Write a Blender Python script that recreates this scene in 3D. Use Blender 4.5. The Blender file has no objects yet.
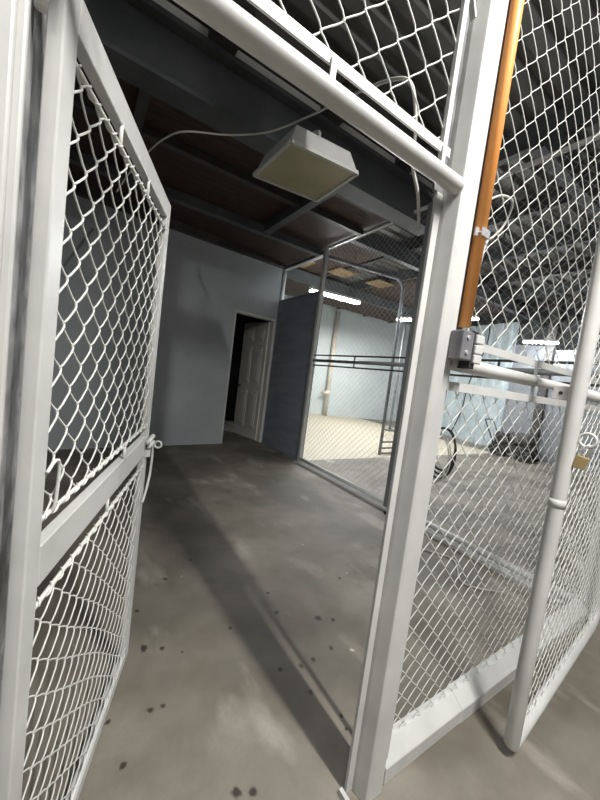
import bpy, math, random
from mathutils import Vector, Matrix
random.seed(7)
C = bpy.context.scene.collection
SC = bpy.context.scene

# ------------------------------------------------------------------ camera
cam_d = bpy.data.cameras.new('camera')
cam = bpy.data.objects.new('camera', cam_d); C.objects.link(cam)
cam_d.sensor_fit = 'VERTICAL'; cam_d.sensor_height = 36.0
cam_d.lens = 331.87 * 36.0 / 800.0
cam_d.clip_start = 0.02; cam_d.clip_end = 100
XR = Vector((0.834, -0.537, 0.128)).normalized()          # image right
FW = Vector((0.548, 0.833, -0.072)); FW = (FW - XR * FW.dot(XR)).normalized()
UP = XR.cross(FW)
cam.matrix_world = Matrix(((XR.x, UP.x, -FW.x, 0), (XR.y, UP.y, -FW.y, 0), (XR.z, UP.z, -FW.z, 1.4), (0, 0, 0, 1)))
SC.camera = cam

# ------------------------------------------------------------------ world, lights, exposure
SC.view_settings.view_transform = 'Standard'
SC.view_settings.look = 'None'
SC.view_settings.exposure = 0.14
SC.view_settings.gamma = 1.0
w = bpy.data.worlds.new('night'); SC.world = w; w.use_nodes = True
w.node_tree.nodes['Background'].inputs[0].default_value = (0.9, 0.95, 1.0, 1)
w.node_tree.nodes['Background'].inputs[1].default_value = 0.065


def tube_light(name, loc, sx, sy, power, col=(1.0, 0.985, 0.95), rz=0.0, up=False):
    d = bpy.data.lights.new(name, 'AREA'); d.shape = 'RECTANGLE'; d.size = sx; d.size_y = sy
    d.energy = power; d.color = col
    o = bpy.data.objects.new(name, d); C.objects.link(o); o.location = loc; o.rotation_euler = (math.pi if up else 0, 0, rz)
    return o


# tube of the aisle (shines down and up), then unseen lamps added as fill
tube_light('front_tube', (0.985, -0.75, 3.6), 0.05, 1.1, 142)
tube_light('front_tube_upper', (0.985, -0.75, 3.65), 0.05, 1.1, 120, up=True)
tube_light('aisle_fill', (-1.6, -1.9, 3.5), 0.08, 1.2, 34)  # added fill from behind the camera, no such lamp in view
tube_light('aisle_fill_upper', (-1.6, -1.9, 3.55), 0.08, 1.2, 70, up=True)  # upward half of the added fill
tube_light('pale_room_fill', (7.2, 7.9, 3.5), 1.2, 0.12, 150)  # unseen lamp added to brighten the pale far wall
TUBE_E = 210.0


# ------------------------------------------------------------------ materials
def nmat(name):
    m = bpy.data.materials.new(name); m.use_nodes = True
    nt = m.node_tree; b = nt.nodes['Principled BSDF']
    return m, nt, b


def lin(c):
    return tuple(((x / 255) / 12.92 if x / 255 <= 0.04045 else ((x / 255 + 0.055) / 1.055) ** 2.4) for x in c) + (1,)


def node(nt, t, **k):
    n = nt.nodes.new(t)
    for a, v in k.items(): setattr(n, a, v)
    return n


def noisy(name, c1, c2, scale=6, rough=0.5, metal=0.0, detail=6, bump=0.0, stretch=(1, 1, 1), lo=0.35, hi=0.65):
    m, nt, b = nmat(name)
    tc = node(nt, 'ShaderNodeTexCoord'); mp = node(nt, 'ShaderNodeMapping')
    mp.inputs['Scale'].default_value = stretch
    nt.links.new(tc.outputs['Object'], mp.inputs[0])
    nz = node(nt, 'ShaderNodeTexNoise'); nz.inputs['Scale'].default_value = scale; nz.inputs['Detail'].default_value = detail
    nt.links.new(mp.outputs[0], nz.inputs['Vector'])
    r = node(nt, 'ShaderNodeValToRGB')
    r.color_ramp.elements[0].position = lo; r.color_ramp.elements[0].color = lin(c1)
    r.color_ramp.elements[1].position = hi; r.color_ramp.elements[1].color = lin(c2)
    nt.links.new(nz.outputs['Fac'], r.inputs[0]); nt.links.new(r.outputs[0], b.inputs['Base Color'])
    b.inputs['Roughness'].default_value = rough; b.inputs['Metallic'].default_value = metal
    if bump:
        bp = node(nt, 'ShaderNodeBump'); bp.inputs['Strength'].default_value = bump
        nt.links.new(nz.outputs['Fac'], bp.inputs['Height']); nt.links.new(bp.outputs[0], b.inputs['Normal'])
    return m


WHITE = noisy('white_paint', (196, 196, 193), (212, 212, 209), 5, 0.4)
WIRE = noisy('white_wire', (215, 216, 210), (228, 228, 224), 9, 0.45)
GALV = noisy('galvanised_steel', (84, 84, 86), (140, 140, 141), 14, 0.45, 0.3, detail=8)
GALVL = noisy('bright_galvanised_steel', (122, 121, 123), (188, 188, 189), 16, 0.5, 0.1, detail=8)
GREYPOST = noisy('grey_post', (118, 120, 124), (138, 140, 143), 4, 0.5)
LIGHTPOST = noisy('light_grey_post', (170, 172, 172), (190, 191, 190), 4, 0.5)
ORANGE = noisy('orange_plastic', (252, 167, 88), (254, 180, 106), 3, 0.38)
WALLGREY = noisy('wall_grey_paint', (182, 188, 193), (196, 201, 205), 1.3, 0.7)
WALLBLUE = noisy('wall_slate_paint', (134, 141, 154), (152, 158, 169), 1.6, 0.7, stretch=(1, 1, 5))
PALE = noisy('pale_blue_paint', (194, 205, 207), (210, 219, 220), 1.0, 0.6)
PALECORR = noisy('pale_sheet', (178, 192, 198), (200, 212, 216), 2.0, 0.5)
GREYSHEET = noisy('grey_sheet', (128, 132, 138), (148, 152, 157), 1.5, 0.55)
BEAM = noisy('grey_beam', (74, 78, 80), (92, 95, 97), 3, 0.6)
BROWN = noisy('brown_boards', (52, 38, 34), (76, 56, 48), 4, 0.7, stretch=(1, 6, 1))
TAN = noisy('tan_boards', (128, 104, 76), (160, 134, 100), 3, 0.7)
ROOF = noisy('roof_sheet', (96, 97, 96), (124, 124, 122), 2, 0.6)
DARK = noisy('dark_steel', (58, 56, 56), (78, 75, 74), 4, 0.6)
BLACK = noisy('black_rubber', (34, 34, 35), (52, 51, 51), 8, 0.55)
DARKROOM = noisy('room_darkness', (18, 17, 17), (26, 25, 24), 3, 0.9)
DIFF = noisy('aged_diffuser', (172, 166, 132), (190, 184, 152), 3, 0.35)
DOORW = noisy('door_white', (222, 220, 212), (234, 232, 226), 2, 0.5)
CHROME = noisy('chrome', (205, 205, 208), (228, 228, 230), 6, 0.35, 0.5)
BRASS = noisy('brass', (164, 142, 98), (184, 164, 122), 8, 0.4, 0.3)
PIPEW = noisy('rusty_white_pipe', (216, 212, 200), (186, 150, 120), 3, 0.5, stretch=(1, 1, 0.6), lo=0.5, hi=0.75)
ALU = noisy('grey_case', (120, 119, 124), (142, 141, 145), 10, 0.4, 0.2)
CABLEW = noisy('white_cable', (190, 188, 182), (206, 204, 198), 5, 0.5)
STRIPM = noisy('pale_strip', (200, 200, 196), (216, 216, 212), 5, 0.6)


def emit(name, col, s):
    m, nt, b = nmat(name)
    b.inputs['Base Color'].default_value = (1, 1, 1, 1)
    b.inputs['Emission Color'].default_value = (*col, 1); b.inputs['Emission Strength'].default_value = s
    return m


TUBE = emit('lit_tube', (0.95, 0.98, 1.0), TUBE_E)

# glass of the pane over the slate wall
GLASS, _nt, _b = nmat('clear_pane')
_b.inputs['Base Color'].default_value = (0.9, 0.92, 0.9, 1); _b.inputs['Roughness'].default_value = 0.05
_b.inputs['Transmission Weight'].default_value = 1.0; _b.inputs['IOR'].default_value = 1.05

# concrete floor: worn grey slab, dark drops, pale scuffs, a pale painted zone in the next room
SPOTS = [(144, 648, 4), (162, 648, 2.2), (137, 611, 2.5), (182, 652, 1.8), (150, 710, 3.5), (163, 706, 2.6), (108, 722, 3), (123, 766, 3.4),
         (276, 612, 2.4), (318, 618, 3.4), (333, 620, 2.2), (313, 659, 2.6), (268, 593, 1.8), (301, 666, 2.6), (340, 578, 1.8), (280, 670, 2.6),
         (253, 792, 4.5), (236, 792, 5), (230, 628, 2), (331, 648, 2.4), (311, 692, 2.6), (341, 716, 2.2), (190, 560, 1.7), (165, 579, 2.4), (346, 729, 2.0)]


def floor_pt(u, v):
    d = Vector(((u - 300), (v - 400), 331.87))
    down = -UP
    r = XR * d.x + down * d.y + FW * d.z
    t = -1.4 / r.z
    p = r * t
    return Vector((p.x, p.y, 0))


def floor_mat():
    m, nt, b = nmat('concrete_floor')
    L = nt.links.new
    g = node(nt, 'ShaderNodeNewGeometry'); pos = g.outputs['Position']

    def noise(scale, detail, lo, hi, stretch=(1, 1, 1)):
        mp = node(nt, 'ShaderNodeMapping'); mp.inputs['Scale'].default_value = stretch; L(pos, mp.inputs[0])
        n = node(nt, 'ShaderNodeTexNoise'); n.inputs['Scale'].default_value = scale; n.inputs['Detail'].default_value = detail
        L(mp.outputs[0], n.inputs['Vector'])
        r = node(nt, 'ShaderNodeMapRange'); r.inputs[1].default_value = lo; r.inputs[2].default_value = hi
        L(n.outputs['Fac'], r.inputs[0]); return r.outputs[0], n

    def mix(fac, a, bcol, blend='MIX'):
        x = node(nt, 'ShaderNodeMix', data_type='RGBA', blend_type=blend)
        if isinstance(fac, float): x.inputs[0].default_value = fac
        else: L(fac, x.inputs[0])
        for sock, v in ((6, a), (7, bcol)):
            if isinstance(v, tuple): x.inputs[sock].default_value = v
            else: L(v, x.inputs[sock])
        return x.outputs[2]

    def mth(op, a, bb):
        x = node(nt, 'ShaderNodeMath', operation=op)
        for i, v in enumerate((a, bb)):
            if isinstance(v, (int, float)): x.inputs[i].default_value = v
            else: L(v, x.inputs[i])
        return x.outputs[0]
    f1, _ = noise(1.1, 7, 0.35, 0.65)
    col = mix(f1, lin((98, 93, 83)), lin((148, 141, 130)))
    f2, _ = noise(4.0, 8, 0.46, 0.66)
    col = mix(mth('MULTIPLY', f2, 0.5), col, lin((92, 84, 72)))
    f3, _ = noise(3.2, 6, 0.58, 0.74, (1, 0.45, 1))
    col = mix(mth('MULTIPLY', f3, 0.6), col, lin((196, 190, 178)))
    f4, nb = noise(60, 3, 0.3, 0.7)
    col = mix(mth('MULTIPLY', f4, 0.18), col, lin((110, 104, 96)))
    # pale painted floor of the next room
    sx = node(nt, 'ShaderNodeSeparateXYZ'); L(pos, sx.inputs[0])
    wob, _ = noise(2.0, 3, 0, 1)
    pale = mth('MULTIPLY', mth('GREATER_THAN', sx.outputs[0], 3.06), mth('GREATER_THAN', mth('ADD', sx.outputs[1], mth('MULTIPLY', wob, 0.12)), 4.55))
    pale = mth('MULTIPLY', pale, mth('LESS_THAN', sx.outputs[0], 9.4))
    col = mix(mth('MULTIPLY', pale, 0.92), col, lin((196, 188, 168)))
    # dried drops, each with its place and size
    blot, _ = noise(38, 2, 0.25, 0.75)
    tot = None
    for u, v, r in SPOTS:
        p = floor_pt(u, v); q = floor_pt(u + r, v)
        rad = max(0.006, (q - p).length * 0.95)
        vm = node(nt, 'ShaderNodeVectorMath', operation='DISTANCE'); L(pos, vm.inputs[0]); vm.inputs[1].default_value = p
        mr = node(nt, 'ShaderNodeMapRange'); L(mth('MULTIPLY', vm.outputs['Value'], mth('ADD', 0.55, mth('MULTIPLY', blot, 0.9))), mr.inputs[0])
        mr.inputs[1].default_value = rad * 0.6; mr.inputs[2].default_value = rad * 1.25; mr.inputs[3].default_value = 0.92; mr.inputs[4].default_value = 0.0
        tot = mr.outputs[0] if tot is None else mth('MAXIMUM', tot, mr.outputs[0])
    col = mix(tot, col, lin((44, 38, 32)))
    fl_, _ = noise(9, 2, 0.735, 0.76)
    col = mix(mth('MULTIPLY', fl_, 0.6), col, lin((214, 210, 200)))
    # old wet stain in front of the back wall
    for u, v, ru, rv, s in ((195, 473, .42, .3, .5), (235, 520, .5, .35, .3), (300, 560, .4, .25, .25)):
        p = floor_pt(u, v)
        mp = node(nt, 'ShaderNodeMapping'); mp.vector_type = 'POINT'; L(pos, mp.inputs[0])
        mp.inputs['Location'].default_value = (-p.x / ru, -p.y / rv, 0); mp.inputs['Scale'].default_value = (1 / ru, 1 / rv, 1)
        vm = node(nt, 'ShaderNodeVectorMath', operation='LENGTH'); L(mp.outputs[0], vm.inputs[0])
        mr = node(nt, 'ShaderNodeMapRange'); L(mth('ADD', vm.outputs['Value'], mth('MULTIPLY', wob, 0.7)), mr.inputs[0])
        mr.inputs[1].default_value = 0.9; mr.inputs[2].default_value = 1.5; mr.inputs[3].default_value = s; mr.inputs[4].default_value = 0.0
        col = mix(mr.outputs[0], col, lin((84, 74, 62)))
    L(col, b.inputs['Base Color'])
    b.inputs['Roughness'].default_value = 0.62
    bp = node(nt, 'ShaderNodeBump'); bp.inputs['Strength'].default_value = 0.08; L(nb.outputs['Fac'], bp.inputs['Height']); L(bp.outputs[0], b.inputs['Normal'])
    return m


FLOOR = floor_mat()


# ------------------------------------------------------------------ mesh builder
class MB:
    def __init__(s): s.v = []; s.f = []; s.s = []

    def face(s, idx, smooth=False): s.f.append(idx); s.s.append(smooth)

    def hexa(s, p):
        o = len(s.v); s.v += [Vector(x) for x in p]
        for q in ((0, 3, 2, 1), (4, 5, 6, 7), (0, 1, 5, 4), (1, 2, 6, 5), (2, 3, 7, 6), (3, 0, 4, 7)):
            s.face([o + i for i in q])
        return s

    def box(s, a, b):
        (x0, y0, z0), (x1, y1, z1) = a, b
        return s.hexa([(x0, y0, z0), (x1, y0, z0), (x1, y1, z0), (x0, y1, z0), (x0, y0, z1), (x1, y0, z1), (x1, y1, z1), (x0, y1, z1)])

    def bar(s, p, q, wd, ht, up=(0, 0, 1)):
        """box along p->q, wd across, ht along up"""
        p = Vector(p); q = Vector(q); d = (q - p).normalized(); up = Vector(up)
        a = d.cross(up).normalized() * (wd / 2); c = a.cross(d).normalized() * (ht / 2)
        return s.hexa([p - a - c, p + a - c, q + a - c, q - a - c, p - a + c, p + a + c, q + a + c, q - a + c])

    def prism(s, pts, z0, z1):
        o = len(s.v); n = len(pts)
        s.v += [Vector((x, y, z0)) for x, y in pts] + [Vector((x, y, z1)) for x, y in pts]
        for i in range(n): s.face([o + i, o + (i + 1) % n, o + n + (i + 1) % n, o + n + i])
        s.face([o + n - 1 - i for i in range(n)]); s.face([o + n + i for i in range(n)])
        return s

    def extr(s, pts, off):
        """polygon of 3-D points extruded by a vector"""
        o = len(s.v); n = len(pts); off = Vector(off)
        s.v += [Vector(p) for p in pts] + [Vector(p) + off for p in pts]
        for i in range(n): s.face([o + i, o + (i + 1) % n, o + n + (i + 1) % n, o + n + i])
        s.face([o + n - 1 - i for i in range(n)]); s.face([o + n + i for i in range(n)])
        return s

    def tube(s, pts, r, n=8, closed=False, caps=True, round_end=False):
        pts = [Vector(p) for p in pts]; m = len(pts); o = len(s.v)
        rad = [r] * m
        if round_end and not closed:
            d0 = (pts[0] - pts[1]).normalized(); d1 = (pts[-1] - pts[-2]).normalized()
            pts = [pts[0] + d0 * r * .55, pts[0] + d0 * r * .35] + pts + [pts[-1] + d1 * r * .35, pts[-1] + d1 * r * .55]
            rad = [r * .5, r * .85] + rad + [r * .85, r * .5]; m = len(pts)
        prev = None
        for i in range(m):
            if closed: d = pts[(i + 1) % m] - pts[i - 1]
            else: d = pts[min(i + 1, m - 1)] - pts[max(i - 1, 0)]
            d.normalize()
            if prev is None:
                a = Vector((0, 0, 1)) if abs(d.z) < 0.9 else Vector((1, 0, 0))
                x = d.cross(a).normalized()
            else:
                x = prev - d * prev.dot(d)
                if x.length < 1e-6: x = d.orthogonal()
                x.normalize()
            prev = x; y = d.cross(x)
            for k in range(n):
                t = 2 * math.pi * k / n
                s.v.append(pts[i] + (x * math.cos(t) + y * math.sin(t)) * rad[i])
        for i in range(m if closed else m - 1):
            j = (i + 1) % m
            for k in range(n):
                k2 = (k + 1) % n
                s.face([o + i * n + k, o + i * n + k2, o + j * n + k2, o + j * n + k], True)
        if caps and not closed:
            s.face([o + n - 1 - k for k in range(n)]); s.face([o + (m - 1) * n + k for k in range(n)])
        return s

    def build(s, name, mat, parent=None, bevel=0.0):
        off = Vector(parent_world(parent)) if parent else Vector((0, 0, 0))
        me = bpy.data.meshes.new(name)
        me.from_pydata([tuple(v - off) for v in s.v], [], s.f)
        me.polygons.foreach_set('use_smooth', s.s)
        me.materials.append(mat); me.update()
        import bmesh
        bm = bmesh.new(); bm.from_mesh(me); bmesh.ops.recalc_face_normals(bm, faces=bm.faces); bm.to_mesh(me); bm.free()
        o = bpy.data.objects.new(name, me); C.objects.link(o)
        if parent: o.parent = parent
        if bevel:
            md = o.modifiers.new('bevel', 'BEVEL'); md.width = bevel; md.segments = 2; md.limit_method = 'ANGLE'
        return o


def parent_world(o):
    p = Vector((0, 0, 0))
    while o is not None:
        p += o.location; o = o.parent
    return p


def thing(name, label, cat, loc=(0, 0, 0), group=None):
    o = bpy.data.objects.new(name, None); C.objects.link(o); o.location = loc
    o.empty_display_size = 0.1
    o['label'] = label; o['category'] = cat
    if group: o['group'] = group
    return o


def tag(o, label, cat, group=None):
    o['label'] = label; o['category'] = cat
    if group: o['group'] = group
    return o


def struct(name, mb, mat, parent=None):
    o = mb.build(name, mat, parent)
    if not parent: o['kind'] = 'structure'
    return o


def chain(u0, u1, z0, z1, pu, pv, r, mp, n=5, a=0.0035, warp=None, ns=10, bl=.2):
    """woven chain-link panel: flattened spiral wires hooked round each other, one after the other"""
    mb = MB(); cols = int((u1 - u0) / (pu / 2) + .01)
    for k in range(cols):
        par = 0.5 if k % 2 else 0.0
        w_ = []
        st = pv / ns; i0 = math.ceil(z0 / st)
        zs = [z0] + [i * st for i in range(i0, int(z1 / st) + 1) if z0 < i * st < z1] + [z1]
        for z in zs:
            ph = (z / pv + par) % 1.0
            tri = 1 - abs(2 * ph - 1) * 2                      # -1 at a left node, +1 at a right node
            sn = -math.cos(2 * math.pi * ph)
            x = (1 - bl) * tri + bl * sn
            d = a * math.sin(2 * math.pi * ph)
            d = max(-a * .8, min(a * .8, d * 1.3))
            u = u0 + (k + .5) * pu / 2 + x * (pu / 4 + r * 1.0)
            zz = z
            if warp: u, zz = warp(u, zz)
            u = min(max(u, u0), u1)
            w_.append(mp(u, zz, d))
        mb.tube(w_, r, n, caps=False)
    return mb


def smooth_path(pts, sub=6):
    P = [Vector(p) for p in pts]; out = []
    for i in range(len(P) - 1):
        p0 = P[max(i - 1, 0)]; p1 = P[i]; p2 = P[i + 1]; p3 = P[min(i + 2, len(P) - 1)]
        for k in range(sub):
            t = k / sub
            out.append(0.5 * ((2 * p1) + (p2 - p0) * t + (2 * p0 - 5 * p1 + 4 * p2 - p3) * t * t + (3 * p1 - p0 - 3 * p2 + p3) * t ** 3))
    out.append(P[-1]); return out


def ring(c, r, nrm, n=20):
    nrm = Vector(nrm).normalized(); x = nrm.orthogonal().normalized(); y = nrm.cross(x)
    return [Vector(c) + (x * math.cos(2 * math.pi * k / n) + y * math.sin(2 * math.pi * k / n)) * r for k in range(n)]


# ================================================================== SETTING
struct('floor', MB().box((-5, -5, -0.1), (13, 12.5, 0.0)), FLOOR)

# back wall with its doorway
WA = Vector((0.945, 5.537, 0)); WD = (Vector((3.04, 5.80, 0)) - WA).normalized(); WN = Vector((-WD.y, WD.x, 0))   # WN points away


def wp(x, d=0.0, z=0.0):
    t = (x - WA.x) / WD.x
    p = WA + WD * t + WN * d
    return Vector((p.x, p.y, z))


def wallseg(mb, xa, xb, z0, za, zb, t=0.12):
    mb.hexa([wp(xa, 0, z0), wp(xb, 0, z0), wp(xb, t, z0), wp(xa, t, z0), wp(xa, 0, za), wp(xb, 0, zb), wp(xb, t, zb), wp(xa, t, za)])
    return mb


DX0, DX1, DZ = 2.15, 3.0, 2.40
wb = MB(); wallseg(wb, -5, DX0, 0, 3.45, 3.45); wallseg(wb, DX0, DX1, DZ, 3.45, 3.45); wallseg(wb, DX1, 3.14, 0, 3.45, 3.45)
struct('wall_back', wb, WALLGREY)
# unlit room behind the doorway, its darkness painted as black walls
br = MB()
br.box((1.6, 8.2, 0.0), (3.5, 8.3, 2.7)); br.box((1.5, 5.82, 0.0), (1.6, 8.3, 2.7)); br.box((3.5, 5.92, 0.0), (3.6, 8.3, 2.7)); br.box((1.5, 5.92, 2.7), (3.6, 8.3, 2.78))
struct('wall_behind', br, DARKROOM)
# door: frame and ajar leaf
df = MB()
df.hexa([wp(DX1 - .035, -.02, 0), wp(DX1 + .01, -.02, 0), wp(DX1 + .01, .12, 0), wp(DX1 - .035, .12, 0), wp(DX1 - .035, -.02, DZ), wp(DX1 + .01, -.02, DZ), wp(DX1 + .01, .12, DZ), wp(DX1 - .035, .12, DZ)])
df.hexa([wp(DX0 - .005, -.012, 0), wp(DX0 + .018, -.012, 0), wp(DX0 + .018, .12, 0), wp(DX0 - .005, .12, 0), wp(DX0 - .005, -.012, DZ), wp(DX0 + .018, -.012, DZ), wp(DX0 + .018, .12, DZ), wp(DX0 - .005, .12, DZ)])
df.hexa([wp(DX0 - .005, -.015, DZ - .03), wp(DX1 + .01, -.015, DZ - .03), wp(DX1 + .01, .12, DZ - .03), wp(DX0 - .005, .12, DZ - .03), wp(DX0 - .005, -.015, DZ + .015), wp(DX1 + .01, -.015, DZ + .015), wp(DX1 + .01, .12, DZ + .015), wp(DX0 - .005, .12, DZ + .015)])
door = struct('door_1', df, DOORW)
hg = wp(DX1 - .045, 0.10); ld = Vector((-0.20, 0.98, 0)).normalized(); ln = Vector((-ld.y, ld.x, 0)) * 1.0   # ln faces -X
lw = 0.80; zt = DZ - .045


def lp(t, d, z): return hg + ld * t + ln * d + Vector((0, 0, z))


lf = MB(); lf.hexa([lp(0, -.02, .02), lp(lw, -.02, .02), lp(lw, .02, .02), lp(0, .02, .02), lp(0, -.02, zt), lp(lw, -.02, zt), lp(lw, .02, zt), lp(0, .02, zt)])
leaf = lf.build('door_leaf', DOORW, door)
pm = MB()
for (a, b) in ((.10, .36), (.44, .70)):
    for (z0, z1) in ((.22, .98), (1.12, 1.86), (1.98, zt - .14)):
        for s in (1,):
            pm.hexa([lp(a, .019, z0), lp(b, .019, z0), lp(b, .03, z0), lp(a, .03, z0), lp(a, .019, z1), lp(b, .019, z1), lp(b, .03, z1), lp(a, .03, z1)])
            pm.hexa([lp(a + .035, .029, z0 + .035), lp(b - .035, .029, z0 + .035), lp(b - .06, .04, z0 + .06), lp(a + .06, .04, z0 + .06),
                     lp(a + .035, .029, z1 - .035), lp(b - .035, .029, z1 - .035), lp(b - .06, .04, z1 - .06), lp(a + .06, .04, z1 - .06)])
pm.build('door_panel', DOORW, leaf, 0.004)
hb = MB(); hb.tube([lp(lw - .06, .015, 1.05), lp(lw - .06, .075, 1.05)], .014, 10); hb.tube([lp(lw - .06, .07, 1.05), lp(lw - .17, .07, 1.05)], .011, 10, round_end=True)
hb.build('door_handle', DARK, leaf)

# slate wall that runs from the doorway to the mesh screen, and the pane over it
struct('wall_right', MB().box((3.04, 4.47, 0), (3.14, 5.86, 2.74)), WALLBLUE)
wf = MB(); wf.box((3.05, 4.47, 2.74), (3.13, 5.86, 2.79)); wf.box((3.05, 4.47, 3.36), (3.13, 5.86, 3.42)); wf.box((3.05, 5.78, 2.79), (3.13, 5.86, 3.36))
win = struct('window_1', wf, GREYPOST)
MB().box((3.085, 4.47, 2.79), (3.095, 5.78, 3.36)).build('pane', GLASS, win)

# pale room beyond
PA = Vector((8.0, 10.26, 0)); PD = (Vector((10.3, 9.68, 0)) - PA).normalized(); PN = Vector((-PD.y, PD.x, 0))


def pp(x, d=0.0, z=0.0):
    q = PA + PD * ((x - PA.x) / PD.x) + PN * d
    return Vector((q.x, q.y, z))


pw = MB(); pw.hexa([pp(3.0, 0, 0), pp(11.3, 0, 0), pp(11.3, .12, 0), pp(3.0, .12, 0), pp(3.0, 0, 4.3), pp(11.3, 0, 4.1), pp(11.3, .12, 4.1), pp(3.0, .12, 4.3)])
struct('wall_far', pw, PALE)
# corrugated side wall, running towards the camera
cw = MB(); prof = []
A = Vector((11.15, 9.45, 0)); B = Vector((10.4, 4.87, 0)); D = (B - A); Ln = D.length; D.normalize(); N = Vector((D.y, -D.x, 0))
n = int(Ln / .32)
top = []
for i in range(n + 1):
    t0 = i * .32
    for dt, dd in ((0, 0), (.2, 0), (.225, .05), (.295, .05)):
        t = min(t0 + dt, Ln); top.append(A + D * t - N * dd * -1 * 1.0)
o_ = len(cw.v)
for p in top: cw.v += [Vector((p.x, p.y, 0)), Vector((p.x, p.y, 3.75))]
for i in range(len(top) - 1): cw.face([o_ + 2 * i, o_ + 2 * i + 2, o_ + 2 * i + 3, o_ + 2 * i + 1])
cwo = struct('wall_side', cw, PALECORR)
sm = cwo.modifiers.new('thick', 'SOLIDIFY'); sm.thickness = 0.03
gw = MB()
gw.hexa([(10.4, 4.87, 0), (10.15, 3.95, 0), (10.27, 3.92, 0), (10.52, 4.87, 0), (10.4, 4.87, 3.1), (10.15, 3.95, 3.0), (10.27, 3.92, 3.0), (10.52, 4.87, 3.1)])
gw.hexa([(10.14, 3.8, 0), (9.6, 0.2, 0), (9.72, 0.2, 0), (10.26, 3.8, 0), (10.14, 3.8, 2.9), (9.6, 0.2, 2.9), (9.72, 0.2, 2.9), (10.26, 3.8, 2.9)])
struct('wall_grey', gw, GREYSHEET)
struct('trim_1', MB().box((10.02, 3.78, 0), (10.26, 3.97, 4.2)), DARK)

# roof: ribbed sheets over everything, ribs along X
rf = MB(); top = []
y = -5.0
while y < 12.4:
    for dy, dz in ((0, 0), (.11, 0), (.14, .05), (.21, .05)):
        top.append((y + dy, 4.22 + dz))
    y += .24
o_ = len(rf.v)
for (yy, zz) in top: rf.v += [Vector((-5, yy, zz)), Vector((13, yy, zz))]
for i in range(len(top) - 1): rf.face([o_ + 2 * i, o_ + 2 * i + 2, o_ + 2 * i + 3, o_ + 2 * i + 1])
ro = struct('ceiling', rf, ROOF)
sm = ro.modifiers.new('thick', 'SOLIDIFY'); sm.thickness = 0.02; sm.offset = 1
trim_n = [1]


def trim(mb, mat):
    trim_n[0] += 1
    return struct('trim_%d' % trim_n[0], mb, mat)


# brown boarded ceiling of the cage with its purlins
trim(MB().box((-5, 2.86, 3.46), (3.16, 6.0, 3.50)), BROWN)
trim(MB().box((-5, 4.52, 3.34), (3.0, 4.62, 3.455)), BEAM)
trim(MB().box((-5, 3.55, 3.38), (3.0, 3.63, 3.455)), DARK)
trim(MB().box((1.98, 2.9, 3.34), (2.08, 4.5, 3.455)), BEAM)
trim(MB().box((0.2, 2.9, 3.38), (0.28, 4.5, 3.455)), DARK)
plate = MB(); plate.hexa([wp(-5, -.1, 3.2), wp(3.03, -.1, 3.38), wp(3.03, -.001, 3.38), wp(-5, -.001, 3.2), wp(-5, -.1, 3.455), wp(3.03, -.1, 3.455), wp(3.03, -.001, 3.455), wp(-5, -.001, 3.455)])
trim(plate, DARK)
# big grey beam, pale strip imitating lit roof gaps above it, and joists across
bm_ = MB(); bm_.box((-5, 2.74, 3.30), (3.3, 2.80, 3.70)); bm_.box((-5, 2.66, 3.28), (3.3, 2.88, 3.31)); bm_.box((-5, 2.66, 3.66), (3.3, 2.88, 3.70))
trim(bm_, BEAM)
trim(MB().box((-5, 2.70, 3.71), (3.3, 2.74, 3.79)), STRIPM)  # pale strip imitating lit roof gaps, not a real trim
trim(MB().box((-5, 2.62, 3.80), (3.3, 2.86, 4.2)), DARK)
for x in (-1.3, -.25, .68, 1.69, 2.67):
    trim(MB().box((x - .1, 2.3, 3.705), (x + .1, 2.695, 3.80)), DARK)
# purlins under the high roof on the right
for i, x in enumerate((3.6, 4.9, 6.2, 7.5, 8.8, 10.1)):
    trim(MB().box((x, -4, 3.98), (x + .08, 9.8, 4.215)), DARK if i % 2 else BEAM)
for y in (-1.0, 1.6, 4.4, 7.2):
    t_ = MB(); t_.box((3.3, y, 3.72), (12, y + .12, 3.975))
    trim(t_, BEAM)
# tan and brown boards under the roof of the pale room
for (xa, xb, ya, yb, m_) in ((3.3, 4.8, 4.9, 7.1, BROWN), (3.6, 6.1, 7.4, 9.6, BROWN), (4.65, 5.2, 6.15, 6.65, TAN), (5.75, 6.3, 6.0, 6.5, TAN), (3.6, 4.15, 6.4, 6.9, TAN), (6.3, 10.0, 4.6, 9.5, BROWN)):
    trim(MB().box((xa, ya, 3.93 if m_ is TAN else 3.97), (xb, yb, 3.95 if m_ is TAN else 3.995)), m_)

# ================================================================== POSTS
t = thing('gate_post', 'white steel jamb post at the left edge of the photo beside the open mesh gate', 'post', (-0.3, 0.7, 0))
MB().box((-0.62, 0.655, 0), (-0.112, 0.667, 3.69)).build('front_plate', WHITE, t, 0.004)
MB().box((-0.114, 0.66, 0), (-0.099, 0.675, 3.69)).build('plate_edge', WHITE, t, 0.004)
MB().box((-0.25, 0.668, 0), (-0.1005, 0.90, 3.69)).build('galvanised_post', GALVL, t)['label'] = 'mottled grey galvanised post'

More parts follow.
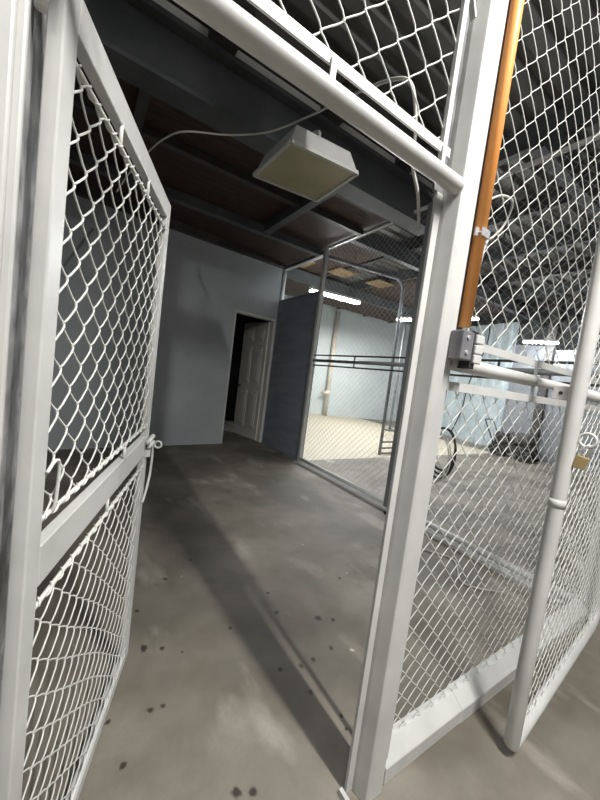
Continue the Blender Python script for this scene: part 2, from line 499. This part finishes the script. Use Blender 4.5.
t = thing('gate_post', 'tall white steel post in the middle with the orange conduit on it', 'post', (0.89, 0.67, 0))
MB().box((0.846, 0.688, 0), (0.874, 0.70, 2.0)).build('stop_strip', WHITE, t, 0.002)
MB().box((0.832, 0.69, 2.0), (0.874, 0.70, 3.69)).build('bare_strip', GALV, t, 0.002)['label'] = 'mottled bare steel strip'
pb = MB(); pb.prism([(0.874, 0.718), (0.874, 0.676), (0.886, 0.636), (0.895, 0.632), (0.962, 0.632), (0.962, 0.718)], 0, 3.69)
pb.build('post_body', WHITE, t, 0.003)
MB().tube([(0.8455, 0.703, 0.995), (0.8475, 0.703, 0.995)], 0.0055, 12).build('bolt_hole', BLACK, t)['label'] = 'black hole'
MB().box((0.822, 0.58, 0), (0.836, 0.70, 0.022)).build('foot_plate', WHITE, t)

# transom over the gateway
t = thing('transom_fence', 'chain-link transom panel above the open gateway with its round white header pipe', 'fence panel', (0.3, 0.66, 2.0))
MB().tube([(-0.085, 0.645, 2.008), (0.872, 0.645, 2.008)], 0.0235, 18, round_end=True).build('header_pipe', WHITE, t)
MB().box((-0.085, 0.652, 2.071), (0.83, 0.658, 2.096)).build('flat_bar', WHITE, t)
for x in (-.07, 0.395, .79):
    MB().box((x, 0.646, 2.02), (x + .014, 0.6515, 2.085)).build('spacer_tab', WHITE, t)
MB().box((0.792, 0.650, 2.03), (0.81, 0.662, 3.64)).build('end_bar', WHITE, t)
MB().box((-0.085, 0.652, 2.06), (-0.067, 0.664, 3.64)).build('end_bar', WHITE, t)
MB().tube([(-0.085, 0.663, 3.63), (0.822, 0.663, 3.63)], 0.0235, 16).build('top_pipe', WHITE, t)
MB().bar((0.812, 0.656, 2.52), (0.845, 0.656, 2.455), .008, .016, (0, 1, 0)).build('tie_bar', WHITE, t)
chain(-0.064, 0.80, 2.08, 3.62, 0.108, 0.112, 0.0022, lambda u, z, d: (u, 0.663 + d, z)  ).build('mesh', WIRE, t)

# fixed mesh panel right of the middle post
t = thing('mesh_fence', 'fixed chain-link panel right of the middle post with three mid rails and a sill', 'fence panel', (1.9, 0.66, 0))
XE = 2.985
chain(1.0, XE, 1.575, 3.62, 0.110, 0.112, 0.0017, lambda u, z, d: (u, 0.665 + d, z)).build('upper_mesh', WIRE, t)
chain(0.99, XE, 0.112, 1.425, 0.0872, 0.0872, 0.0017, lambda u, z, d: (u, 0.665 + .027 * (1.42 - z) / 1.32 + d, z), a=.0024, bl=.08).build('lower_mesh', WIRE, t)
MB().box((0.990, 0.66, 0), (1.008, 0.675, 3.62)).build('stile', WHITE, t)
MB().tube([(1.06, 0.668, 3.63), (XE, 0.668, 3.63)], 0.0235, 16).build('top_pipe', WHITE, t)
MB().box((XE - .012, 0.66, .11), (XE, 0.70, 3.62)).build('stile', WHITE, t)
MB().box((0.97, 0.648, 1.565), (XE, 0.655, 1.592)).build('flat_bar', WHITE, t)
MB().box((0.97, 0.648, 1.415), (XE, 0.655, 1.445)).build('flat_bar', WHITE, t)
MB().tube([(0.965, 0.652, 1.505), (1.575, 0.652, 1.505)], 0.0245, 16).build('middle_pipe', WHITE, t)
MB().tube([(1.575, 0.652, 1.505), (XE, 0.652, 1.505)], 0.0205, 16).build('middle_pipe', WHITE, t)
MB().box((1.575, 0.644, 1.42), (1.597, 0.6495, 1.59)).build('spacer_tab', LIGHTPOST, t)
sl = MB(); sl.extr([(0.985, 0.643, 0.0), (0.985, 0.643, 0.062), (0.985, 0.694, 0.104), (0.985, 0.72, 0.104), (0.985, 0.72, 0.0)], (0.475, 0, 0))
sl.extr([(1.455, 0.640, 0.0), (1.455, 0.640, 0.066), (1.455, 0.691, 0.108), (1.455, 0.722, 0.108), (1.455, 0.722, 0.0)], (XE - 1.455, 0, 0))
sl.build('sill', WHITE, t, 0.004)

# corner post far right of that panel
t = thing('corner_post', 'white corner post at the right edge behind the padlocked gate', 'post', (3.06, 0.67, 0))
MB().box((3.025, 0.64, 0), (3.095, 0.71, 3.69)).build('post_body', WHITE, t, 0.003)
MB().box((2.99, 0.60, 0), (3.13, 0.75, 0.012)).build('foot_plate', WHITE, t)

# orange conduit
t = thing('conduit', 'bright orange plastic conduit running up the right side of the middle white post', 'pipe', (1.0, 0.655, 1.63))
MB().tube([(0.997, 0.628, 1.62), (0.997, 0.628, 3.69)], 0.0185, 16).build('pipe', ORANGE, t)
cl = MB(); cl.tube([(0.997 + .0205 * math.cos(a), 0.628 + .0205 * math.sin(a), 1.905) for a in [math.pi * k / 8 * 1.0 + math.pi for k in range(9)]], .003, 6)
cl.box((0.9755, 0.606, 1.893), (1.0185, 0.6095, 1.917)); cl.box((1.0155, 0.606, 1.893), (1.019, 0.65, 1.917)); cl.box((0.9635, 0.62, 1.893), (0.979, 0.624, 1.917)); cl.box((1.017, 0.645, 1.893), (1.045, 0.649, 1.917))
cl.build('saddle_clip', CHROME, t)
bk = MB(); bk.box((0.9635, 0.646, 1.60), (1.022, 0.65, 3.69)); bk.build('back_strip', GREYPOST, t)

# lock case below the conduit
t = thing('gate_lock', 'grey metal lock case under the end of the orange conduit', 'lock', (1.0, 0.63, 1.55))
lk = MB(); lk.box((0.935, 0.588, 1.512), (0.995, 0.6315, 1.60)); lk.build('case', ALU, t, 0.004)
case = bpy.data.objects['case']
MB().tube([(0.962, 0.589, 1.58), (0.962, 0.584, 1.58)], .006, 10).build('screw', CHROME, case)
MB().tube([(0.962, 0.589, 1.535), (0.962, 0.584, 1.535)], .006, 10).build('screw', CHROME, case)
MB().box((0.995, 0.592, 1.49), (1.022, 0.63, 1.605)).build('latch_slot', BLACK, t)['label'] = 'black slot'
for z in (1.508, 1.538, 1.570):
    MB().box((1.006, 0.585, z), (1.05, 0.625, z + .027)).build('strike_block', WHITE, t, .003)

# ================================================================== OPEN GATE ON THE LEFT
gd = Vector((0.352, 0.936, 0)).normalized(); gn = Vector((gd.y, -gd.x, 0)); G0 = Vector((0.249, 1.521, 0))


def G(t, d, z):                       # t<0 towards the hinges, d towards the camera side; the frame sags to the hinge end
    return G0 + gd * t + gn * d + Vector((0, 0, z + 0.045 * (t + .83) / .83 - .045 * .5))


def gbox(mb, t0, t1, d0, d1, z0, z1):
    return mb.hexa([G(t0, d0, z0), G(t1, d0, z0), G(t1, d1, z0), G(t0, d1, z0), G(t0, d0, z1), G(t1, d0, z1), G(t1, d1, z1), G(t0, d1, z1)])


TH = -0.882; ZB = 0.03; ZT = 2.0
gate = thing('mesh_gate', 'white framed chain-link gate standing open on the left', 'gate', tuple(G(TH, 0, 0.03)))
gbox(MB(), TH, TH + .046, -.026, 0, ZB, ZT + .03).build('hinge_stile', WHITE, gate, .003)
gbox(MB(), -.04, 0.012, -.026, 0, ZB, ZT + .002).build('free_stile', WHITE, gate, .003)
gbox(MB(), TH + .046, -.04, -.026, 0, ZT - .062, ZT).build('top_rail', WHITE, gate, .003)
gbox(MB(), TH + .046, -.04, -.026, 0, ZB, ZB + .045).build('bottom_rail', WHITE, gate, .003)
gbox(MB(), TH + .046, -.04, -.026, 0, 0.965, 1.047).build('middle_rail', WHITE, gate, .003)
TU0, TU1 = TH + .05, -.05
for nm, z in (('tension_rod', 1.893), ('tension_rod', 1.098), ('tension_rod', .925), ('tension_rod', .10)):
    MB().tube([G(TU0 - .005, -.004, z), G(TU1 + .012, -.004, z)], .0048, 8).build(nm, WIRE, gate)
def gwarp(u, z): return (u + .004 * math.sin(z * 9 + u * 4), z + .006 * math.sin(u * 11) )
chain(TU0 - .012, TU1 + .02, 1.10, 1.895, 0.0872, 0.0835, 0.0021, lambda u, z, d: G(u, -.006 + d, z), n=6, a=.0045, ns=14).build('upper_mesh', WIRE, gate)
chain(TU0 - .012, TU1 + .02, .10, .927, 0.0872, 0.0835, 0.0019, lambda u, z, d: G(u, -.006 + d, z), n=6, a=.004, ns=14, warp=gwarp).build('lower_mesh', WIRE, gate)
for tt, za, zb in ((-.335, 1.895, 1.945), (-.33, 1.045, 1.098), (-.46, .925, .968), (-.60, 1.895, 1.94)):
    MB().tube([G(tt, -.004, za - .006), G(tt, -.004, zb)], .005, 8).build('tie_pin', WIRE, gate)
# wire ends that wrap the rods
for zr, nw in ((1.893, 17), (1.098, 17), (.925, 17)):
    pts = []
    nq = 10 * 17
    for q in range(nq + 1):
        aa = 2 * math.pi * q / 10; u = TU0 + (TU1 - TU0) * q / nq
        rr = .0062 + .0008 * math.sin(q * 1.7)
        pts.append(G(u, -.004, zr) + gn * (rr * math.cos(aa)) + Vector((0, 0, rr * math.sin(aa))))
    MB().tube(pts, .0021, 5).build('lacing_wire', WIRE, gate)
hk = MB(); hk.tube(smooth_path([G(TU0 - .01, .004, 1.19), G(TU0 + .012, .006, 1.205), G(TU0 + .03, .006, 1.19), G(TU0 + .03, .004, 1.12), G(TU0 + .03, 0, 1.10)]), .0035, 6); hk.build('tie_wire', WIRE, gate)
# latch on the free stile
lt = MB()
lt.box(tuple(G(-.03, .0, .955)), tuple(G(-.03, .0, .955) + Vector((.02, .02, .03))))
lt.tube([G(-.055, .012, 1.025), G(.035, .012, 1.03)], .010, 10, round_end=True)
lt.tube([G(-.03, .012, 1.0), G(.05, .012, 1.0)], .009, 10, round_end=True)
lbo = lt.build('latch_bolt', WHITE, gate)
MB().tube(ring(G(.045, .034, 0.99), .0145, gd), .0045, 8, closed=True).build('latch_ring', WHITE, lbo)
MB().tube(smooth_path([G(.02, .014, 1.0), G(.034, .016, .95), G(.02, .016, .86), G(-.015, .012, .79), G(-.04, .008, .76)]), .0055, 6).build('tie_wire', WHITE, gate)
# hinges
hp = MB(); c = Vector((-.0895, .685, 1.885))
hp.tube([c, c + Vector((0, 0, .16))], .0085, 12)
hp.bar(c + Vector((0, 0, .09)), G(TH + .004, -.008, 1.98), .008, .05)
hp.build('hinge', WHITE, gate)

# ================================================================== PADLOCKED GATE ON THE RIGHT
rd = Vector((0.996, 0.084, 0)).normalized(); rn = Vector((rd.y, -rd.x, 0)); R0 = Vector((1.525, 0.474, 0))


def Rg(t, d, z): return R0 + rd * t + rn * d + Vector((0, 0, z))


rg = thing('pipe_gate', 'white round-pipe mesh gate on the right with a padlock on its edge', 'gate', tuple(Rg(0, 0, .03)))
PR = 0.027; WG = 1.40; zb = .045; ZTG = 2.3; rc = .05
MB().tube([Rg(0, 0, ZTG)] + [Rg(0, 0, z) for z in (1.8, 1.2, .6, zb + .012)], PR, 18, round_end=True).build('free_stile', WHITE, rg)
cor = [Rg(.01, 0, zb)] + [Rg(WG - .12, 0, zb)] + [Rg(WG - .12 + .12 * math.sin(a), 0, zb + .12 - .12 * math.cos(a)) for a in [math.pi / 2 * k / 6 for k in range(1, 7)]] + [Rg(WG, 0, ZTG)]
MB().tube(cor, PR * .92, 16, round_end=True).build('bottom_rail', WHITE, rg)
MB().tube([Rg(0, 0, ZTG), Rg(WG, 0, ZTG)], PR * .92, 16).build('top_rail', WHITE, rg)
MB().tube([Rg(0, 0, 1.47), Rg(WG, 0, 1.47)], PR * .8, 16).build('middle_rail', WHITE, rg)
chain(0.0, WG - .01, zb + .024, ZTG - .03, 0.0872, 0.0872, 0.0016, lambda u, z, d: Rg(u + .012, d, z), a=.0028, bl=.1).build('mesh', WIRE, rg)
MB().tube([Rg(0, 0, 1.035), Rg(0, 0, 1.05), Rg(0, 0, 1.065)], PR + .0015, 18).build('weld_collar', WHITE, rg)
pl = MB(); pl.hexa([Rg(-.003, -.075, 1.437), Rg(.003, -.075, 1.437), Rg(.003, -.02, 1.437), Rg(-.003, -.02, 1.437), Rg(-.003, -.075, 1.489), Rg(.003, -.075, 1.489), Rg(.003, -.02, 1.489), Rg(-.003, -.02, 1.489)])
lplate = pl.build('latch_plate', WHITE, rg, .002)
MB().tube([Rg(-.0045, -.05, 1.463), Rg(-.0025, -.05, 1.463)], .0065, 12).build('bolt_hole', BLACK, lplate)['label'] = 'dark hole'
RC = Rg(.0, .053, 1.302)
MB().tube(ring(RC, .0245, rd), .0055, 8, closed=True).build('lock_ring', WHITE, rg)

pk = thing('padlock', 'small brass padlock hanging from the ring on the right gate', 'padlock', tuple(RC - Vector((0, 0, .105))))
ay = (Vector((0, 0, 1)) + rn * .25).normalized(); ax = (rn * .8 + rd * .45).normalized(); az = ax.cross(ay).normalized(); ax = ay.cross(az)
ba = RC + Vector((0, 0, -.028)) + rn * .006


def K(a, b_, c_): return ba + ax * a + ay * b_ + az * c_


MB().hexa([K(i * .019, j, k * .009) for j in (-.080, -.034) for i, k in ((-1, -1), (1, -1), (1, 1), (-1, 1))]).build('lock_body', BRASS, pk, .003)
sh = [K(-.012, -.03, 0), K(-.012, -.005, 0)] + [K(-.012 * math.cos(a), -.005 + .016 * math.sin(a), 0) for a in [math.pi * k / 8 for k in range(1, 8)]] + [K(.012, -.005, 0), K(.012, -.03, 0)]
MB().tube(sh, .0042, 10).build('shackle', CHROME, pk)

# ================================================================== INNER MESH SCREEN (along Y at X = 3.03)
def inner_post(y, label, mat, w_=.06, top=3.44):
    t = thing('screen_post', label, 'post', (3.03, y, 0))
    MB().box((3.0, y - w_ / 2, 0), (3.06, y + w_ / 2, top)).build('post_body', mat, t, .003)
    MB().box((2.93, y - .05, 0), (3.0, y + .05, .012)).build('foot_plate', mat, t)
    return t


inner_post(4.40, 'pale grey post between the slate wall and the inner mesh screen', WHITE)
inner_post(2.50, 'dark grey inner screen post just left of the middle white post', GREYPOST, .075)
for (ya, yb, lb) in ((2.545, 4.365, 'inner chain-link screen between the slate wall and the dark grey post'), (0.72, 2.455, 'inner chain-link screen seen through the fixed mesh panel on the right')):
    t = thing('mesh_fence', lb, 'fence panel', (3.03, (ya + yb) / 2, 0))
    chain(ya, yb, .10, 1.60, .0872, .0872, .0013, lambda u, z, d: (3.03 + d, u, z), n=4).build('lower_mesh', LIGHTPOST, t)
    chain(ya, yb, 1.76, 3.42, .0872, .0872, .0013, lambda u, z, d: (3.03 + d, u, z), n=4).build('upper_mesh', LIGHTPOST, t)
    MB().tube([(3.03, ya, .07), (3.03, yb, .07)], .03, 12).build('bottom_rail', WHITE, t)
    MB().tube([(3.03, ya, 1.675), (3.03, yb, 1.675)], .024, 12).build('middle_pipe', GREYPOST, t)
    for z in (1.60, 1.755):  # backlit bars, their shade put into the dark colour
        MB().box((3.024, ya, z - .010), (3.036, yb, z + .010)).build('flat_bar', DARK, t)
    MB().box((3.018, (ya + yb) / 2 - .07, 1.595), (3.024, (ya + yb) / 2 - .05, 1.76)).build('spacer_tab', DARK, t)
    MB().tube([(3.03, ya, 3.42), (3.03, yb, 3.42)], .022, 12).build('top_rail', WHITE, t)
struct('baseboard_right', MB().box((2.955, 0.78, 0), (3.085, 4.36, .03)), WHITE)

# fence across the next room: bent frame pipe and a short mesh panel
t = thing('pipe_fence', 'bent grey pipe frame standing in the bright room beyond the inner screen', 'frame', (5.19, 4.68, 0))
pts = [Vector((3.1, 4.68, 3.42)), Vector((4.95, 4.68, 3.52))] + [Vector((4.95 + .22 * math.sin(a), 4.68, 3.30 + .22 * math.cos(a))) for a in [math.pi / 2 * k / 6 for k in range(1, 7)]] + [Vector((5.19, 4.68, 0))]
MB().tube(pts, .032, 12).build('frame_pipe', GREYPOST, t)
for z in (.03, .14, .27):
    MB().tube([(5.19, 4.68, z), (6.12, 4.68, z)], .018, 10).build('low_rail', GREYPOST, t)
MB().tube([(6.12, 4.68, 0), (6.12, 4.68, 3.5)], .03, 12).build('end_post', GREYPOST, t)
chain(5.22, 6.10, .05, 3.4, .11, .11, .0018, lambda u, z, d: (u, 4.68 + d, z), n=4).build('mesh', GREYPOST, t)
t = thing('steel_upright', 'slim grey upright far back in front of the pale wall', 'post', (8.4, 7.6, 0))
MB().tube([(8.4, 7.3, 0), (8.4, 7.3, 3.7)], .04, 10).build('upright', GREYPOST, t)
MB().box((8.25, 7.2, 0), (8.7, 7.4, .05)).build('foot_plate', GREYPOST, t)

# ================================================================== LAMPS
def batten(label, a, b_, hang):
    a = Vector(a); b_ = Vector(b_); mid = (a + b_) / 2
    t = thing('tube_light', label, 'light', tuple(mid), 'lit tube lights in the next room')
    d = (b_ - a).normalized()
    MB().bar(a + Vector((0, 0, .045)), b_ + Vector((0, 0, .045)), .12, .05).build('housing', STRIPM, t)
    for s in (-1, 1):
        side = d.cross(Vector((0, 0, 1))) * (.035 * s)
        MB().tube([a + side, b_ + side], .019, 8).build('tube', TUBE, t)
    for e in (.2, .8):
        p = a.lerp(b_, e); MB().tube([p + Vector((0, 0, .065)), Vector((p.x, p.y, hang))], .006, 6).build('hanger_rod', DARK, t)
    return t


batten('lit tube light beyond the inner screen, nearest the slate wall', (3.42, 5.33, 3.0), (4.52, 5.2, 3.0), 3.97)
batten('lit tube light partly hidden behind the middle white post', (6.1, 5.56, 3.0), (6.58, 3.88, 3.0), 3.97)
batten('lit tube light near the grey wall, farthest to the right', (9.4, 4.25, 3.0), (9.62, 3.55, 3.0), 4.2)

t = thing('ceiling_light', 'unlit square white lamp with yellowed diffuser hanging below the dark ceiling', 'light', (1.19, 2.11, 2.8))
c4 = [Vector((0.927, 2.392, 2.8)), Vector((0.946, 1.903, 2.8)), Vector((1.439, 1.85, 2.8)), Vector((1.448, 2.33, 2.8))]
ce = sum(c4, Vector()) / 4
hs = MB(); lo = c4; up_ = [ce + (p - ce) * .82 + Vector((0, 0, .135)) for p in c4]
hs.hexa(lo + up_); hso = hs.build('housing', WHITE, t, .004)
fr = MB()
for i in range(4): fr.bar(c4[i] + Vector((0, 0, -.004)), c4[(i + 1) % 4] + Vector((0, 0, -.004)), .022, .022)
fr.build('rim', WHITE, hso)
inn = [ce + (p - ce) * .955 for p in c4]
MB().hexa([p + Vector((0, 0, -.006)) for p in inn] + [p + Vector((0, 0, .0)) for p in inn]).build('diffuser', DIFF, t)
tp = ce + Vector((0.05, -.05, .135))
hk = MB(); hk.tube(smooth_path([tp, tp + Vector((0, 0, .09)), tp + Vector((.02, .1, .2)), Vector((1.22, 2.60, 3.16)), Vector((1.22, 2.7, 3.27))]), .011, 8); hk.build('hook', WHITE, t)

# ================================================================== CABLES
def cable(name, label, cat, pts, r, mat, sub=8):
    return tag(MB().tube(smooth_path(pts, sub), r, 8).build(name, mat), label, cat)


cable('cable', 'white cable looping under the dark ceiling and over the header pipe', 'cable',
      [(0.12, 3.3, 2.70), (0.20, 3.1, 2.82), (0.296, 2.9, 2.918), (0.363, 2.7, 2.934), (0.454, 2.5, 2.92), (0.711, 2.35, 2.945), (0.929, 2.2, 2.995), (1.06, 1.9, 3.0), (0.954, 1.4, 2.745), (0.804, 1.0, 2.471), (0.733, .82, 2.337), (0.733, .76, 2.294), (0.756, .75, 2.255), (0.780, .75, 2.175), (0.79, .75, 2.078), (0.832, .75, 2.006), (0.883, .77, 1.92)], .0055, CABLEW)
cable('wire', 'thin white wire hook poking through the mesh beside the orange conduit', 'wire',
      [(1.10, .69, 2.06), (1.142, .69, 2.096), (1.184, .68, 2.116), (1.245, .68, 2.122), (1.278, .70, 2.095), (1.279, .72, 2.05), (1.248, .73, 2.01), (1.205, .73, 1.96), (1.18, .73, 1.75), (1.17, .72, 1.60)], .004, CABLEW)
cable('cable', 'black cable hanging against the inner screen above the coiled hose', 'cable',
      [(3.0, 1.66, 3.38), (3.0, 1.654, 2.2), (3.0, 1.644, 1.98), (2.985, 1.654, 1.825), (2.985, 1.70, 1.706), (2.985, 1.755, 1.488), (2.99, 1.778, 1.276), (2.985, 1.84, 1.06)], .005, BLACK)
co = []
for k in range(3):
    for q in range(16):
        a = 2 * math.pi * q / 16 + math.pi / 2
        rr = 1 + .10 * k
        co.append((2.955 - .012 * k, 1.88 + .125 * rr * math.cos(a), .875 + .205 * rr * math.sin(a) - .02 * k))
tag(MB().tube(smooth_path(co, 3), .010, 8).build('hose_coil', BLACK), 'coiled black hose hung on the inner screen behind the fixed mesh', 'hose')
co = []
for k in range(2):
    for q in range(16):
        a = 2 * math.pi * q / 16 + math.pi / 2
        co.append((2.895 - .012 * k, 1.92 + (.15 + .03 * k) * math.cos(a), .79 + (.235 + .02 * k) * math.sin(a)))
tag(MB().tube(smooth_path(co, 3), .006, 8).build('cable_coil', CABLEW), 'coiled white cable hung in front of the black hose', 'cable')
cable('cable', 'white slack cable lying on the floor below the hung coils', 'cable', [(2.9, 1.95, .008), (2.6, 1.8, .008), (2.75, 1.5, .008), (2.5, 1.25, .008), (2.7, 1.05, .008)], .006, CABLEW)
# thin pale strip slanting down the back wall, seen through the open gate
tag(MB().bar((-.03, 5.33, 2.95), (-.62, 5.25, 1.75), .03, .012, (0, 1, 0)).build('slanting_strip', GREYPOST), 'thin pale strip slanting down the grey back wall behind the open gate', 'strip')

# pipe down the pale wall
t = thing('downpipe', 'rust-stained white pipe running down the pale blue far wall', 'pipe', tuple(pp(7.9, -.09, 0)))
MB().tube([pp(7.92, -.14, 0.0), pp(7.92, -.14, 4.0)], .085, 14).build('pipe', PIPEW, t)
vv = MB(); vv.tube([pp(7.92, -.14, .78), pp(7.92, -.14, .98)], .11, 14); vv.tube([pp(7.92, -.2, .88), pp(7.66, -.2, .88)], .05, 10)
vv.build('valve', PIPEW, t)

# machine by the grey wall
t = thing('machine', 'low black wheeled machine on the floor by the far grey wall', 'machine', (9.35, 4.05, 0))
mb = MB(); mb.prism([(9.15, 3.55), (9.55, 3.5), (9.68, 4.5), (9.3, 4.55)], .14, .34); mb.build('chassis', BLACK, t, .02)
mb = MB(); mb.tube([(9.4, 3.7, .5), (9.42, 4.05, .5)], .19, 16, round_end=True); mb.build('tank', DARK, t)
mb = MB(); mb.box((9.22, 4.12, .34), (9.58, 4.46, .62)); mb.build('engine', BLACK, t, .03)
for (x, y_) in ((9.12, 3.68), (9.17, 4.4), (9.6, 3.62), (9.70, 4.38)):
    MB().tube([(x - .035, y_, .14), (x + .035, y_, .14)], .14, 18).build('wheel', BLACK, t)
MB().tube(smooth_path([(9.24, 4.5, .34), (9.2, 4.72, .8), (9.22, 4.75, .88), (9.55, 4.75, .88), (9.58, 4.7, .8), (9.6, 4.48, .34)]), .018, 8).build('handle', DARK, t)
